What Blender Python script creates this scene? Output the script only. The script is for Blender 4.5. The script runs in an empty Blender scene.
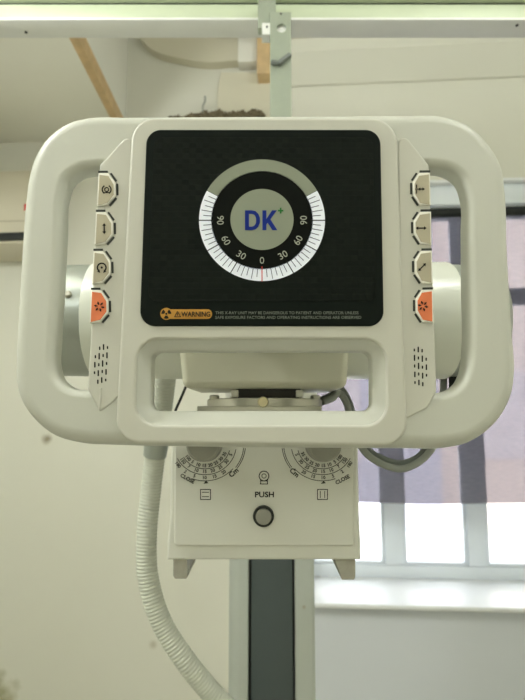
import bpy, bmesh, math, random
from mathutils import Vector, Matrix, noise
random.seed(7)
S = bpy.context.scene
COL = S.collection
PI = math.pi
# ------------------------------------------------------------------ camera
F = 526.0
PITCH = math.radians(7.0)
EYE = Vector((0, 0, 1.55))
CP, SP = math.cos(PITCH), math.sin(PITCH)


def ray(px, py):
    u = (px - 262.5) / F
    v = -(py - 350.0) / F
    return Vector((u, CP - SP * v, SP + CP * v))


def P(px, py, Y):
    """point of the vertical plane at distance Y that the photo shows at (px, py)"""
    d = ray(px, py)
    return EYE + d * (Y / d.y)


WYAW = math.radians(4.0)
WM = Matrix.Translation((0, 2.2, 0)) @ Matrix.Rotation(-WYAW, 4, 'Z')
WI = WM.inverted()


def W(px, py, off=0.0):
    """wall-local point (x along the wall, off behind its face, z)"""
    o = WI @ EYE
    d = WI.to_3x3() @ ray(px, py)
    return o + d * ((off - o.y) / d.y)


cam = bpy.data.cameras.new('camera')
cam.sensor_fit = 'VERTICAL'
cam.sensor_height = 36.0
cam.lens = F / 700 * 36.0
cam.clip_start = 0.02
cam.dof.use_dof = True
cam.dof.focus_distance = 0.485
cam.dof.aperture_fstop = 9.0
camo = bpy.data.objects.new('camera', cam)
COL.objects.link(camo)
camo.location = EYE
camo.rotation_euler = (PI / 2 + PITCH, 0, 0)
S.camera = camo
vs = S.view_settings
vs.view_transform = 'Standard'
vs.look = 'None'
vs.gamma = 1.0
vs.exposure = 0.0
vs.use_curve_mapping = False

# --------------------------------------------------------------- materials


def srgb(r, g, b):
    f = lambda c: (c / 255 / 12.92) if c / 255 <= 0.04045 else ((c / 255 + 0.055) / 1.055) ** 2.4
    return (f(r), f(g), f(b), 1)


def mat(name, col, rough=0.5, metal=0.0, var=0.04, vscale=8, bump=0.0, bscale=200, emit=None, estr=0, coat=0.0, spec=0.5):
    m = bpy.data.materials.new(name)
    m.use_nodes = True
    nt = m.node_tree
    b = nt.nodes['Principled BSDF']
    b.inputs['Roughness'].default_value = rough
    b.inputs['Metallic'].default_value = metal
    b.inputs['Specular IOR Level'].default_value = spec
    if coat:
        b.inputs['Coat Weight'].default_value = coat
        b.inputs['Coat Roughness'].default_value = 0.15
    tc = nt.nodes.new('ShaderNodeTexCoord')
    n = nt.nodes.new('ShaderNodeTexNoise')
    n.inputs['Scale'].default_value = vscale
    n.inputs['Detail'].default_value = 4
    nt.links.new(tc.outputs['Object'], n.inputs['Vector'])
    mx = nt.nodes.new('ShaderNodeMix')
    mx.data_type = 'RGBA'
    c = Vector(col[:3])
    mx.inputs['A'].default_value = (*(c * (1 - var)), 1)
    mx.inputs['B'].default_value = (*[min(1, k * (1 + var)) for k in c], 1)
    nt.links.new(n.outputs['Fac'], mx.inputs['Factor'])
    nt.links.new(mx.outputs['Result'], b.inputs['Base Color'])
    if bump:
        n2 = nt.nodes.new('ShaderNodeTexNoise')
        n2.inputs['Scale'].default_value = bscale
        n2.inputs['Detail'].default_value = 3
        nt.links.new(tc.outputs['Object'], n2.inputs['Vector'])
        bp = nt.nodes.new('ShaderNodeBump')
        bp.inputs['Strength'].default_value = bump
        bp.inputs['Distance'].default_value = 0.001
        nt.links.new(n2.outputs['Fac'], bp.inputs['Height'])
        nt.links.new(bp.outputs['Normal'], b.inputs['Normal'])
    if emit:
        b.inputs['Emission Color'].default_value = emit
        b.inputs['Emission Strength'].default_value = estr
    return m


M = {}
M['shell'] = mat('white_abs_plastic', srgb(198, 199, 188), 0.42, var=0.01, bump=0.02, bscale=900)
M['shell2'] = mat('white_abs_plastic_plate', srgb(199, 198, 186), 0.42, var=0.01, bump=0.02, bscale=900)
M['box'] = mat('white_painted_metal', srgb(217, 217, 206), 0.45, var=0.01, bump=0.04, bscale=700)
M['tube'] = mat('tube_white_enamel', srgb(222, 225, 213), 0.28, var=0.01)
M['beige'] = mat('beige_enamel', srgb(208, 206, 184), 0.35, var=0.015)
M['rim'] = mat('button_white_rim', srgb(240, 238, 226), 0.35, var=0.0)
M['btn'] = mat('button_grey_beige', srgb(180, 172, 148), 0.5, var=0.02)
M['orange'] = mat('button_orange', srgb(226, 122, 74), 0.45, var=0.02)
M['gasket'] = mat('dark_gap_rubber', srgb(38, 42, 36), 0.6)
M['ink'] = mat('dark_print', srgb(34, 34, 30), 0.6, var=0.0, spec=0.1)
M['inkgrey'] = mat('grey_print', srgb(66, 66, 60), 0.6, var=0.0, spec=0.1)
M['slotink'] = mat('speaker_slot_black', srgb(30, 32, 28), 0.8, var=0.0, spec=0.1)
M['black'] = mat('screen_black_plain', srgb(18, 24, 20), 0.6, var=0.02, spec=0.08)
M['dialblack'] = mat('dial_black', srgb(14, 17, 13), 0.6, var=0.0, spec=0.08)
M['dialgrey'] = mat('dial_grey', srgb(140, 146, 128), 0.5, var=0.01, spec=0.3)
M['blue'] = mat('logo_blue', srgb(28, 46, 128), 0.6, var=0.0, spec=0.1)
M['green'] = mat('logo_green', srgb(40, 110, 50), 0.6, var=0.0, spec=0.1)
M['num'] = mat('dial_number_print', srgb(178, 182, 166), 0.5, var=0.0)
M['amber'] = mat('warning_amber', srgb(190, 138, 46), 0.5, var=0.02)
M['small'] = mat('warning_text_print', srgb(122, 128, 116), 0.5, var=0.0)
M['red'] = mat('red_mark', srgb(205, 60, 48), 0.5, var=0.0)
M['globe'] = mat('fill_lamp_glow', srgb(240, 238, 230), 0.4, var=0.0, emit=(0.97, 1.0, 0.985, 1), estr=76)  # glow of the added, unseen fill lamps, in three strengths
M['globe_mid'] = mat('fill_lamp_glow_mid', srgb(240, 238, 230), 0.4, var=0.0, emit=(0.97, 1.0, 0.985, 1), estr=48)
M['globe_dim'] = mat('fill_lamp_glow_dim', srgb(240, 238, 230), 0.4, var=0.0, emit=(0.97, 1.0, 0.985, 1), estr=22)
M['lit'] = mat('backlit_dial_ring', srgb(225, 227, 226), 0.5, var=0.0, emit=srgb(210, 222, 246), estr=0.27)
M['steel'] = mat('brushed_steel', srgb(186, 184, 172), 0.32, 1.0, var=0.05, vscale=60)
M['endcap'] = mat('grey_end_cap_metal', srgb(168, 174, 168), 0.3, 0.65, var=0.03)
M['brass'] = mat('brass_bolt', srgb(206, 196, 160), 0.3, 0.9)
M['darkrubber'] = mat('dark_block', srgb(52, 50, 44), 0.55)
M['alu'] = mat('anodised_aluminium', srgb(190, 196, 190), 0.38, 0.35, var=0.02, vscale=30)
M['belt'] = mat('dark_belt_cover', srgb(70, 79, 79), 0.5, var=0.06, vscale=30, bump=0.05, bscale=500)
M['groove'] = mat('groove_black', srgb(26, 31, 30), 0.6)
M['hose'] = mat('white_corrugated_hose', srgb(202, 205, 192), 0.42, var=0.02)
M['cable'] = mat('grey_cable_sheath', srgb(150, 154, 146), 0.4, var=0.03)
M['cabledark'] = mat('dark_cable_sheath', srgb(112, 118, 112), 0.4, var=0.03)
M['clear'] = mat('yellowed_clear_plastic', srgb(172, 169, 156), 0.15, var=0.2, vscale=120)
M['knob'] = mat('grey_knob', srgb(150, 149, 138), 0.45)
M['railw'] = mat('rail_white_paint', srgb(234, 235, 230), 0.4, 0.1, var=0.05, vscale=14)
M['railg'] = mat('rail_greenish_paint', srgb(196, 206, 178), 0.45, 0.1, var=0.04, vscale=12)
M['bracket'] = mat('galvanised_bracket', srgb(160, 168, 152), 0.42, 0.3, var=0.1, vscale=40)
M['ceil'] = mat('ceiling_paint', srgb(247, 245, 232), 0.8, var=0.03, vscale=3, bump=0.2, bscale=60)
M['soffit'] = mat('false_ceiling_white', srgb(248, 247, 238), 0.8, var=0.03, vscale=4, bump=0.2, bscale=60)
M['old'] = mat('old_plaster', srgb(228, 223, 202), 0.85, var=0.05, vscale=6, bump=0.3, bscale=50)
M['wood'] = mat('raw_pine_edge', srgb(222, 192, 146), 0.75, var=0.2, vscale=26, bump=0.3, bscale=120)
M['frame'] = mat('white_window_frame', srgb(240, 247, 255), 0.35, var=0.02)
M['transom'] = mat('dark_transom_bar', srgb(40, 44, 56), 0.5, var=0.05)
M['sill'] = mat('white_window_sill', srgb(246, 248, 249), 0.35, var=0.02)
M['daylit_wall'] = mat('wall_daylight_tint', srgb(226, 230, 236), 0.8, var=0.02, vscale=3, bump=0.15, bscale=70, spec=0.3)  # bluish wall tint that stands in for daylight near the window
M['floor'] = mat('floor_tile', srgb(196, 192, 178), 0.4, var=0.08, vscale=4)
M['acw'] = mat('air_conditioner_plastic', srgb(216, 209, 188), 0.45, var=0.01)
M['torn'] = mat('torn_insulation', srgb(126, 116, 92), 0.95, var=0.5, vscale=40, bump=1.0, bscale=90)
M['facade'] = mat('pink_render_facade', srgb(230, 212, 204), 0.85, var=0.06, vscale=0.6)
M['wing'] = mat('lavender_render_wing', srgb(196, 191, 203), 0.85, var=0.08, vscale=0.6)
M['facadewin'] = mat('facade_window_dark', srgb(216, 204, 206), 0.2, var=0.1)
M['ground'] = mat('yard_paving', srgb(226, 222, 214), 0.8, var=0.1, vscale=2)


def wall_mat(name, col, stains=()):
    m = mat(name, col, 0.82, var=0.025, vscale=2.2, bump=0.18, bscale=70, spec=0.3)
    nt = m.node_tree
    b = nt.nodes['Principled BSDF']
    cur = b.inputs['Base Color'].links[0].from_socket
    geo = nt.nodes.new('ShaderNodeNewGeometry')
    for (pos, r, c, amt, st) in stains:
        nz = nt.nodes.new('ShaderNodeTexNoise')
        nz.inputs['Scale'].default_value = 22
        nz.inputs['Detail'].default_value = 5
        nt.links.new(geo.outputs['Position'], nz.inputs['Vector'])
        sb = nt.nodes.new('ShaderNodeVectorMath')
        sb.operation = 'SUBTRACT'
        nt.links.new(geo.outputs['Position'], sb.inputs[0])
        sb.inputs[1].default_value = pos
        ml = nt.nodes.new('ShaderNodeVectorMath')
        ml.operation = 'MULTIPLY'
        nt.links.new(sb.outputs[0], ml.inputs[0])
        ml.inputs[1].default_value = (1, 1, st)
        ln = nt.nodes.new('ShaderNodeVectorMath')
        ln.operation = 'LENGTH'
        nt.links.new(ml.outputs[0], ln.inputs[0])
        ad = nt.nodes.new('ShaderNodeMath')
        ad.operation = 'MULTIPLY_ADD'
        nt.links.new(nz.outputs['Fac'], ad.inputs[0])
        ad.inputs[1].default_value = r * 1.1
        nt.links.new(ln.outputs['Value'], ad.inputs[2])
        mr = nt.nodes.new('ShaderNodeMapRange')
        mr.inputs['From Min'].default_value = r * 0.75
        mr.inputs['From Max'].default_value = r * 1.5
        mr.inputs['To Min'].default_value = amt
        mr.inputs['To Max'].default_value = 0
        nt.links.new(ad.outputs[0], mr.inputs['Value'])
        mx = nt.nodes.new('ShaderNodeMix')
        mx.data_type = 'RGBA'
        nt.links.new(mr.outputs[0], mx.inputs['Factor'])
        nt.links.new(cur, mx.inputs['A'])
        mx.inputs['B'].default_value = c
        cur = mx.outputs['Result']
    nt.links.new(cur, b.inputs['Base Color'])
    return m


def pattern_mat():
    """black screen film embossed with small overlapping scales"""
    m = mat('screen_black_scales', srgb(20, 27, 23), 0.5, var=0.05, vscale=5, spec=0.14)
    nt = m.node_tree
    b = nt.nodes['Principled BSDF']
    tc = nt.nodes.new('ShaderNodeTexCoord')
    sep = nt.nodes.new('ShaderNodeSeparateXYZ')
    nt.links.new(tc.outputs['Object'], sep.inputs[0])

    def math_n(op, a, c=None):
        n = nt.nodes.new('ShaderNodeMath')
        n.operation = op
        for i, k in enumerate((a, c)):
            if k is None:
                continue
            if isinstance(k, (int, float)):
                n.inputs[i].default_value = k
            else:
                nt.links.new(k, n.inputs[i])
        return n.outputs[0]
    row = math_n('MULTIPLY', sep.outputs['Z'], 1 / 0.0052)
    odd = math_n('MULTIPLY', math_n('FLOOR', row), 0.5)
    u = math_n('FRACT', math_n('ADD', math_n('MULTIPLY', sep.outputs['X'], 1 / 0.0125), odd))
    u = math_n('ABSOLUTE', math_n('SUBTRACT', u, 0.5))
    v = math_n('FRACT', row)
    h = math_n('SUBTRACT', v, math_n('MULTIPLY', u, 1.1))
    bp = nt.nodes.new('ShaderNodeBump')
    bp.inputs['Strength'].default_value = 1.0
    bp.inputs['Distance'].default_value = 0.0016
    nt.links.new(h, bp.inputs['Height'])
    nt.links.new(bp.outputs['Normal'], b.inputs['Normal'])
    return m


M['scales'] = pattern_mat()


def fabric_mat():
    m = bpy.data.materials.new('mauve_blind_fabric')
    m.use_nodes = True
    nt = m.node_tree
    nt.nodes.remove(nt.nodes['Principled BSDF'])
    out = nt.nodes['Material Output']
    tc = nt.nodes.new('ShaderNodeTexCoord')
    mp = nt.nodes.new('ShaderNodeMapping')
    mp.inputs['Scale'].default_value = (40, 40, 260)
    nt.links.new(tc.outputs['Object'], mp.inputs[0])
    nz = nt.nodes.new('ShaderNodeTexNoise')
    nz.inputs['Scale'].default_value = 1.0
    nz.inputs['Detail'].default_value = 5
    nt.links.new(mp.outputs[0], nz.inputs['Vector'])
    cr = nt.nodes.new('ShaderNodeMix')
    cr.data_type = 'RGBA'
    cr.inputs['A'].default_value = srgb(84, 84, 94)
    cr.inputs['B'].default_value = srgb(112, 110, 120)
    nt.links.new(nz.outputs['Fac'], cr.inputs['Factor'])
    d = nt.nodes.new('ShaderNodeBsdfDiffuse')
    t = nt.nodes.new('ShaderNodeBsdfTranslucent')
    tr = nt.nodes.new('ShaderNodeBsdfTransparent')
    tr.inputs['Color'].default_value = (0.70, 0.672, 0.715, 1)
    nt.links.new(cr.outputs['Result'], d.inputs['Color'])
    nt.links.new(cr.outputs['Result'], t.inputs['Color'])
    m1 = nt.nodes.new('ShaderNodeMixShader')
    m1.inputs[0].default_value = FAB_TRANSL
    nt.links.new(d.outputs[0], m1.inputs[1])
    nt.links.new(t.outputs[0], m1.inputs[2])
    m2 = nt.nodes.new('ShaderNodeMixShader')
    m2.inputs[0].default_value = FAB_TRANSP
    nt.links.new(m1.outputs[0], m2.inputs[1])
    nt.links.new(tr.outputs[0], m2.inputs[2])
    nt.links.new(m2.outputs[0], out.inputs['Surface'])
    return m


FAB_TRANSL, FAB_TRANSP = 0.25, 0.19
M['fabric'] = fabric_mat()


def glass_mat():
    m = bpy.data.materials.new('window_glass')
    m.use_nodes = True
    nt = m.node_tree
    nt.nodes.remove(nt.nodes['Principled BSDF'])
    out = nt.nodes['Material Output']
    fr = nt.nodes.new('ShaderNodeLayerWeight')
    fr.inputs['Blend'].default_value = 0.15
    tr = nt.nodes.new('ShaderNodeBsdfTransparent')
    tr.inputs['Color'].default_value = (0.95, 0.97, 0.97, 1)
    gl = nt.nodes.new('ShaderNodeBsdfGlossy')
    gl.inputs['Roughness'].default_value = 0.02
    mx = nt.nodes.new('ShaderNodeMixShader')
    nt.links.new(fr.outputs['Fresnel'], mx.inputs[0])
    nt.links.new(tr.outputs[0], mx.inputs[1])
    nt.links.new(gl.outputs[0], mx.inputs[2])
    nt.links.new(mx.outputs[0], out.inputs['Surface'])
    return m


M['glass'] = glass_mat()

# ------------------------------------------------------------ object helpers


def build(name, bm, m, parent=None, smooth=35, tf=None, recalc=True):
    if tf is not None:
        bmesh.ops.transform(bm, matrix=tf, verts=bm.verts)
    if recalc:
        bmesh.ops.recalc_face_normals(bm, faces=bm.faces)
    me = bpy.data.meshes.new(name)
    bm.to_mesh(me)
    bm.free()
    me.materials.append(m)
    for p in me.polygons:
        p.use_smooth = True
    me.set_sharp_from_angle(angle=math.radians(smooth))
    o = bpy.data.objects.new(name, me)
    COL.objects.link(o)
    if parent is not None:
        # parents are empties / meshes placed by pure translation
        o.parent = parent
        o.matrix_parent_inverse = WORLD[parent.name].inverted()
    WORLD[o.name] = Matrix.Identity(4)
    return o


WORLD = {}


def thing(name, label, cat, loc, group=None):
    o = bpy.data.objects.new(name, None)
    o.empty_display_size = 0.05
    COL.objects.link(o)
    o.location = loc
    WORLD[o.name] = Matrix.Translation(loc)
    return tag(o, label, cat, group)


def tag(o, label, cat, group=None):
    o['label'] = label
    o['category'] = cat
    if group:
        o['group'] = group
    return o


def struct(name, bm, m, parent=None, tf=None, **k):
    o = build(name, bm, m, parent, tf=tf, **k)
    o['kind'] = 'structure'
    return o


def box(bm, a, b, bev=0.0, seg=2):
    a, b = Vector(a), Vector(b)
    r = bmesh.ops.create_cube(bm, size=1.0)
    vsx = r['verts']
    c = (a + b) / 2
    d = b - a
    for v in vsx:
        v.co = Vector((c.x + v.co.x * abs(d.x), c.y + v.co.y * abs(d.y), c.z + v.co.z * abs(d.z)))
    if bev:
        es = list({e for v in vsx for e in v.link_edges})
        bmesh.ops.bevel(bm, geom=es, offset=bev, segments=seg, profile=0.5, affect='EDGES')


def bx(a, b, bev=0.0, seg=2):
    bm = bmesh.new()
    box(bm, a, b, bev, seg)
    return bm


def spline(pts, n=8, closed=True):
    """Catmull-Rom through 2D/3D points"""
    pts = [Vector(p) for p in pts]
    N = len(pts)
    out = []
    for i in range(N if closed else N - 1):
        if closed:
            p0, p1, p2, p3 = pts[i - 1], pts[i], pts[(i + 1) % N], pts[(i + 2) % N]
        else:
            p1, p2 = pts[i], pts[i + 1]
            p0 = pts[i - 1] if i else p1 * 2 - p2
            p3 = pts[i + 2] if i + 2 < N else p2 * 2 - p1
        # centripetal-like tangents scaled by neighbouring chord lengths
        l0, l1, l2 = (p1 - p0).length, (p2 - p1).length, (p3 - p2).length
        t1 = ((p1 - p0) / max(l0, 1e-9) * l1 + (p2 - p1) / max(l1, 1e-9) * l0) / max(l0 + l1, 1e-9) * l1
        t2 = ((p2 - p1) / max(l1, 1e-9) * l2 + (p3 - p2) / max(l2, 1e-9) * l1) / max(l1 + l2, 1e-9) * l1
        for k in range(n):
            s = k / n
            h = (2 * s**3 - 3 * s**2 + 1, s**3 - 2 * s**2 + s, -2 * s**3 + 3 * s**2, s**3 - s**2)
            out.append(p1 * h[0] + t1 * h[1] + p2 * h[2] + t2 * h[3])
    if not closed:
        out.append(pts[-1])
    return out


def rpoly(vr, seg=8):
    """polygon [(x, y, radius)] with rounded corners -> dense outline"""
    out = []
    N = len(vr)
    for i in range(N):
        p = Vector(vr[i][:2])
        r = vr[i][2] if len(vr[i]) > 2 else 0
        a = (Vector(vr[i - 1][:2]) - p).normalized()
        b = (Vector(vr[(i + 1) % N][:2]) - p).normalized()
        if r <= 0:
            out.append(p)
            continue
        ang = a.angle(b)
        t = r / math.tan(ang / 2)
        c = p + (a + b).normalized() * (r / math.sin(ang / 2))
        s, e = p + a * t - c, p + b * t - c
        a0 = math.atan2(s.y, s.x)
        da = math.atan2(e.y, e.x) - a0
        while da > PI:
            da -= 2 * PI
        while da < -PI:
            da += 2 * PI
        for k in range(seg + 1):
            q = a0 + da * k / seg
            out.append(c + Vector((math.cos(q), math.sin(q))) * r)
    return out


def wpts(px, Y):
    """photo outline -> world (x, z) on the plane Y"""
    out = []
    for p in px:
        q = P(p[0], p[1], Y)
        out.append(Vector((q.x, q.z)))
    return out


def area(p):
    return 0.5 * sum(p[i - 1].x * p[i].y - p[i].x * p[i - 1].y for i in range(len(p)))


def orient(p, ccw):
    return p if (area(p) > 0) == ccw else list(reversed(p))


def inset(p, d):
    if d == 0:
        return list(p)
    n = len(p)
    out = []
    for i in range(n):
        e1 = (p[i] - p[i - 1])
        e2 = (p[(i + 1) % n] - p[i])
        if e1.length < 1e-9:
            e1 = e2
        if e2.length < 1e-9:
            e2 = e1
        n1 = Vector((-e1.y, e1.x)).normalized()
        n2 = Vector((-e2.y, e2.x)).normalized()
        m = n1 + n2
        if m.length < 1e-6:
            m = n1
        m.normalize()
        out.append(p[i] + m * (d / max(0.5, m.dot(n1))))
    return out


def plate(bm, outer, holes=(), y=0.0, th=0.01, b=0.002, bd=None, bb=0.0, seg=5):
    """slab in the XZ plane: front at y, back at y+th, rounded front edge (b in plane, bd in depth).
    holes: list of (points, b, bd)"""
    bd = b if bd is None else bd
    loops = [(orient(outer, True), b, bd)] + [(orient(h[0], False), h[1], h[2]) for h in holes]
    fe, be = [], []
    for pts, lb, ld in loops:
        prof = []
        if bb:
            for k in range(4):
                a = PI / 2 * k / 3
                prof.append((bb * (1 - math.sin(a)), y + th - bb * (1 - math.cos(a))))
        else:
            prof.append((0, y + th))
        if lb > 0:
            for k in range(seg + 1):
                a = PI / 2 * k / seg
                prof.append((lb * (1 - math.cos(a)), y + ld * (1 - math.sin(a))))
            prof.append((lb + min(0.0004, lb * .2), y))
        else:
            prof.append((0, y))
        rings = []
        for ins, yy in prof:
            rings.append([bm.verts.new((q.x, yy, q.y)) for q in inset(pts, ins)])
        n = len(pts)
        for r0, r1 in zip(rings, rings[1:]):
            for i in range(n):
                j = (i + 1) % n
                bm.faces.new((r0[i], r0[j], r1[j], r1[i]))
        for i in range(n):
            fe.append(bm.edges.get((rings[-1][i], rings[-1][(i + 1) % n])))
            be.append(bm.edges.get((rings[0][i], rings[0][(i + 1) % n])))
    for es in (fe, be):
        bmesh.ops.triangle_fill(bm, use_beauty=True, use_dissolve=False, edges=es)


def sweep(bm, path, rad, n=14, cap=True):
    path = [Vector(p) for p in path]
    if not callable(rad):
        r_ = rad
        rad = lambda i: r_
    t0 = (path[1] - path[0]).normalized()
    nrm = t0.orthogonal().normalized()
    rings = []
    for i, p in enumerate(path):
        t = (path[min(i + 1, len(path) - 1)] - path[max(i - 1, 0)]).normalized()
        nrm = (nrm - t * nrm.dot(t)).normalized()
        bn = t.cross(nrm)
        r = rad(i)
        rings.append([bm.verts.new(p + (nrm * math.cos(2 * PI * k / n) + bn * math.sin(2 * PI * k / n)) * r) for k in range(n)])
    for a, b in zip(rings, rings[1:]):
        for k in range(n):
            bm.faces.new((a[k], a[(k + 1) % n], b[(k + 1) % n], b[k]))
    if cap:
        bm.faces.new(rings[0])
        bm.faces.new(list(reversed(rings[-1])))


def lathe(bm, prof, axis_o, axis='X', n=40):
    """prof: (along, radius)"""
    o = Vector(axis_o)
    A = {'X': Vector((1, 0, 0)), 'Y': Vector((0, 1, 0)), 'Z': Vector((0, 0, 1))}[axis]
    U = {'X': Vector((0, 1, 0)), 'Y': Vector((1, 0, 0)), 'Z': Vector((1, 0, 0))}[axis]
    V = A.cross(U)
    rings = []
    for s, r in prof:
        rings.append([bm.verts.new(o + A * s + (U * math.cos(2 * PI * k / n) + V * math.sin(2 * PI * k / n)) * max(r, 1e-5)) for k in range(n)])
    for a, b in zip(rings, rings[1:]):
        for k in range(n):
            bm.faces.new((a[k], a[(k + 1) % n], b[(k + 1) % n], b[k]))
    bm.faces.new(rings[0])
    bm.faces.new(list(reversed(rings[-1])))


# ---- thin print / embossing on a vertical plane, measured in photo units
MMPX = 0.00093


def flat(bm, pts, Y, th=0.0003):
    """polygon of (x, z) points as a thin raised print"""
    pts = orient([Vector(p) for p in pts], True)
    a = [bm.verts.new((p.x, Y, p.y)) for p in pts]
    b = [bm.verts.new((p.x, Y + th, p.y)) for p in pts]
    n = len(a)
    f1 = bm.faces.new(a)
    f2 = bm.faces.new(list(reversed(b)))
    for i in range(n):
        bm.faces.new((a[i], b[i], b[(i + 1) % n], a[(i + 1) % n]))
    f1.normal_update()
    f2.normal_update()
    bmesh.ops.triangulate(bm, faces=[f1, f2])


def flatpx(bm, px, Y, th=0.0003):
    flat(bm, wpts(px, Y), Y, th)


def stroke(bm, p0, p1, w, Y, th=0.0003):
    p0, p1 = Vector(p0), Vector(p1)
    d = (p1 - p0).normalized()
    n = Vector((-d.y, d.x)) * w / 2
    flatpx(bm, [p0 + n, p1 + n, p1 - n, p0 - n], Y, th)


def arrow(bm, c, d, L, w, Y, head=2.6, both=True):
    c, d = Vector(c), Vector(d).normalized()
    n = Vector((-d.y, d.x))
    a, b = c - d * L / 2, c + d * L / 2
    stroke(bm, a + d * (head * .8 if both else 0), b - d * head * .8, w, Y)
    flatpx(bm, [b, b - d * head + n * head * .7, b - d * head - n * head * .7], Y)
    if both:
        flatpx(bm, [a, a + d * head + n * head * .7, a + d * head - n * head * .7], Y)


def arcband(bm, c, r0, r1, a0, a1, Y, th=0.0003, n=None, ry=1.0):
    """angles in degrees from straight down, positive to the right (photo)"""
    n = n or max(3, int(abs(a1 - a0) / 4))
    o, i = [], []
    for k in range(n + 1):
        a = math.radians(a0 + (a1 - a0) * k / n)
        s, co = math.sin(a), math.cos(a)
        o.append((c[0] + r1 * s, c[1] + r1 * co * ry))
        i.append((c[0] + r0 * s, c[1] + r0 * co * ry))
    o = wpts(o, Y)
    i = wpts(i, Y)
    fv = lambda q, yy: bm.verts.new((q.x, yy, q.y))
    of, inf = [fv(q, Y) for q in o], [fv(q, Y) for q in i]
    ob, ib = [fv(q, Y + th) for q in o], [fv(q, Y + th) for q in i]
    for k in range(n):
        bm.faces.new((inf[k], of[k], of[k + 1], inf[k + 1]))
        bm.faces.new((ib[k], ib[k + 1], ob[k + 1], ob[k]))
        bm.faces.new((of[k], ob[k], ob[k + 1], of[k + 1]))
        bm.faces.new((inf[k], inf[k + 1], ib[k + 1], ib[k]))
    bm.faces.new((inf[0], ib[0], ob[0], of[0]))
    bm.faces.new((inf[-1], of[-1], ob[-1], ib[-1]))


def disc(bm, c, r, Y, th=0.0003, n=48, ry=1.0):
    flatpx(bm, [(c[0] + r * math.cos(2 * PI * k / n), c[1] + r * ry * math.sin(2 * PI * k / n)) for k in range(n)], Y, th)


def text(bm, s, c, size, Y, rot=0, th=0.00015, width=None, bold=0.0, align='CENTER', spacing=1.0):
    """s centred at photo point c, cap height = size (photo px)"""
    cu = bpy.data.curves.new('t', 'FONT')
    cu.body = s
    cu.align_x = align
    cu.size = 1.0
    cu.extrude = 0.02
    cu.offset = bold
    cu.resolution_u = 3
    cu.space_character = spacing
    ob = bpy.data.objects.new('t', cu)
    COL.objects.link(ob)
    dg = bpy.context.evaluated_depsgraph_get()
    dg.update()
    me = bpy.data.meshes.new_from_object(ob.evaluated_get(dg))
    bpy.data.objects.remove(ob)
    bpy.data.curves.remove(cu)
    k = size * MMPX / 0.72
    q = P(c[0], c[1], Y)
    xs = [v.co.x for v in me.vertices]
    ys = [v.co.y for v in me.vertices]
    cy = (max(ys) + min(ys)) / 2
    kx = k
    if width:
        a, b = P(c[0], c[1], Y), P(c[0] + width, c[1], Y)
        kx = (b - a).length / (max(xs) - min(xs))
    a = math.radians(rot)
    for v in me.vertices:
        x, y, z = v.co.x * kx, (v.co.y - cy) * k, v.co.z
        v.co = Vector((q.x + x * math.cos(a) - y * math.sin(a), Y - z / 0.02 * th, q.z + x * math.sin(a) + y * math.cos(a)))
    bm.from_mesh(me)
    bpy.data.meshes.remove(me)


# ===================================================================== ROOM
wall_st = [
    (tuple(WM @ W(47, 439, 0)), 0.028, srgb(120, 104, 66), 0.75, 1.0),
    (tuple(WM @ W(-6, 708, 0)), 0.12, srgb(140, 136, 66), 0.85, 0.7),
    (tuple(WM @ W(153, 645, 0)), 0.022, srgb(170, 160, 132), 0.5, 1.0),
]
M['wall'] = wall_mat('cream_wall_paint', srgb(233, 232, 219), wall_st)
M['wallside'] = wall_mat('cream_side_wall_paint', srgb(233, 232, 219))

o0 = W(292, 400, 0).x            # window opening, left edge
o1 = 1.75
ztop = W(500, 178, 0).z
zsill = W(420, 606, -0.06).z
D = 0.30                          # depth of the window recess
bm = bmesh.new()
XL, XR, TH = -1.75, 2.05, 0.36
box(bm, (XL, 0, 0), (o0, TH, 3.8))
box(bm, (o1, 0, 0), (XR, TH, 3.8))
box(bm, (o0, 0, 0), (o1, TH, zsill - 0.018))
box(bm, (o0, 0, ztop), (o1, TH, 3.8))
struct('wall_back', bm, M['wall'], tf=WM)
struct('floor', bx((-1.9, -2.6, -0.1), (2.2, 2.8, 0)), M['floor'])
struct('wall_left', bx((-1.9, -2.6, 0), (-1.6, 2.8, 3.8)), M['wallside'])
struct('wall_right', bx((1.9, -2.6, 0), (2.2, 2.8, 3.8)), M['wallside'])
bm = bx((-1.6, -2.6, 0), (1.9, -2.3, 3.8))
struct('wall_front', bm, M['wallside'])

zr = W(400, 50, 0).z              # underside of the right-hand ceiling
zl = W(10, 143, 0).z              # underside of the lowered left-hand soffit
xl = P(75, 38, 1.0).x / P(75, 38, 1.0).y
edge = P(95, 78, 1.0)
sx = (zl - 1.55) * edge.x / (edge.z - 1.55)      # x of the soffit edge: it runs straight away from us
zt = 3.63
struct('ceiling', bx((-1.9, -2.6, zt), (2.2, 2.8, zt + 0.15)), M['old'])
struct('trim_1', bx((-1.6, -2.3, zl), (sx - 0.02, 2.45, zt)), M['ceil'])              # left soffit body
face_top = zl + 0.045
struct('trim_2', bx((sx - 0.02, -2.3, zl + 0.055), (sx, 2.3, zt)), M['soffit'])         # its white upright face
bm = bmesh.new()
box(bm, (sx - 0.02, -2.3, zl - 0.003), (sx + 0.012, 2.28, zl + 0.055), 0.004)
struct('trim_3', bm, M['wood'])                                                        # raw wooden edge
struct('trim_4', bx((0.03, -2.3, zr), (1.9, 2.35, zt)), M['ceil'])                      # right soffit
# wooden batten and white board closing the opening at the back
a, b = W(257, 31, -0.10), W(270, 73, -0.10)
struct('trim_5', bx((a.x, -0.10, b.z), (b.x, 0, a.z + 0.25), 0.003), M['wood'], tf=WM)
a, b = W(238, 30, -0.06), W(257, 61, -0.06)
struct('trim_6', bx((a.x, -0.06, b.z), (b.x, 0, a.z + 0.3), 0.003), M['soffit'], tf=WM)
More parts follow.
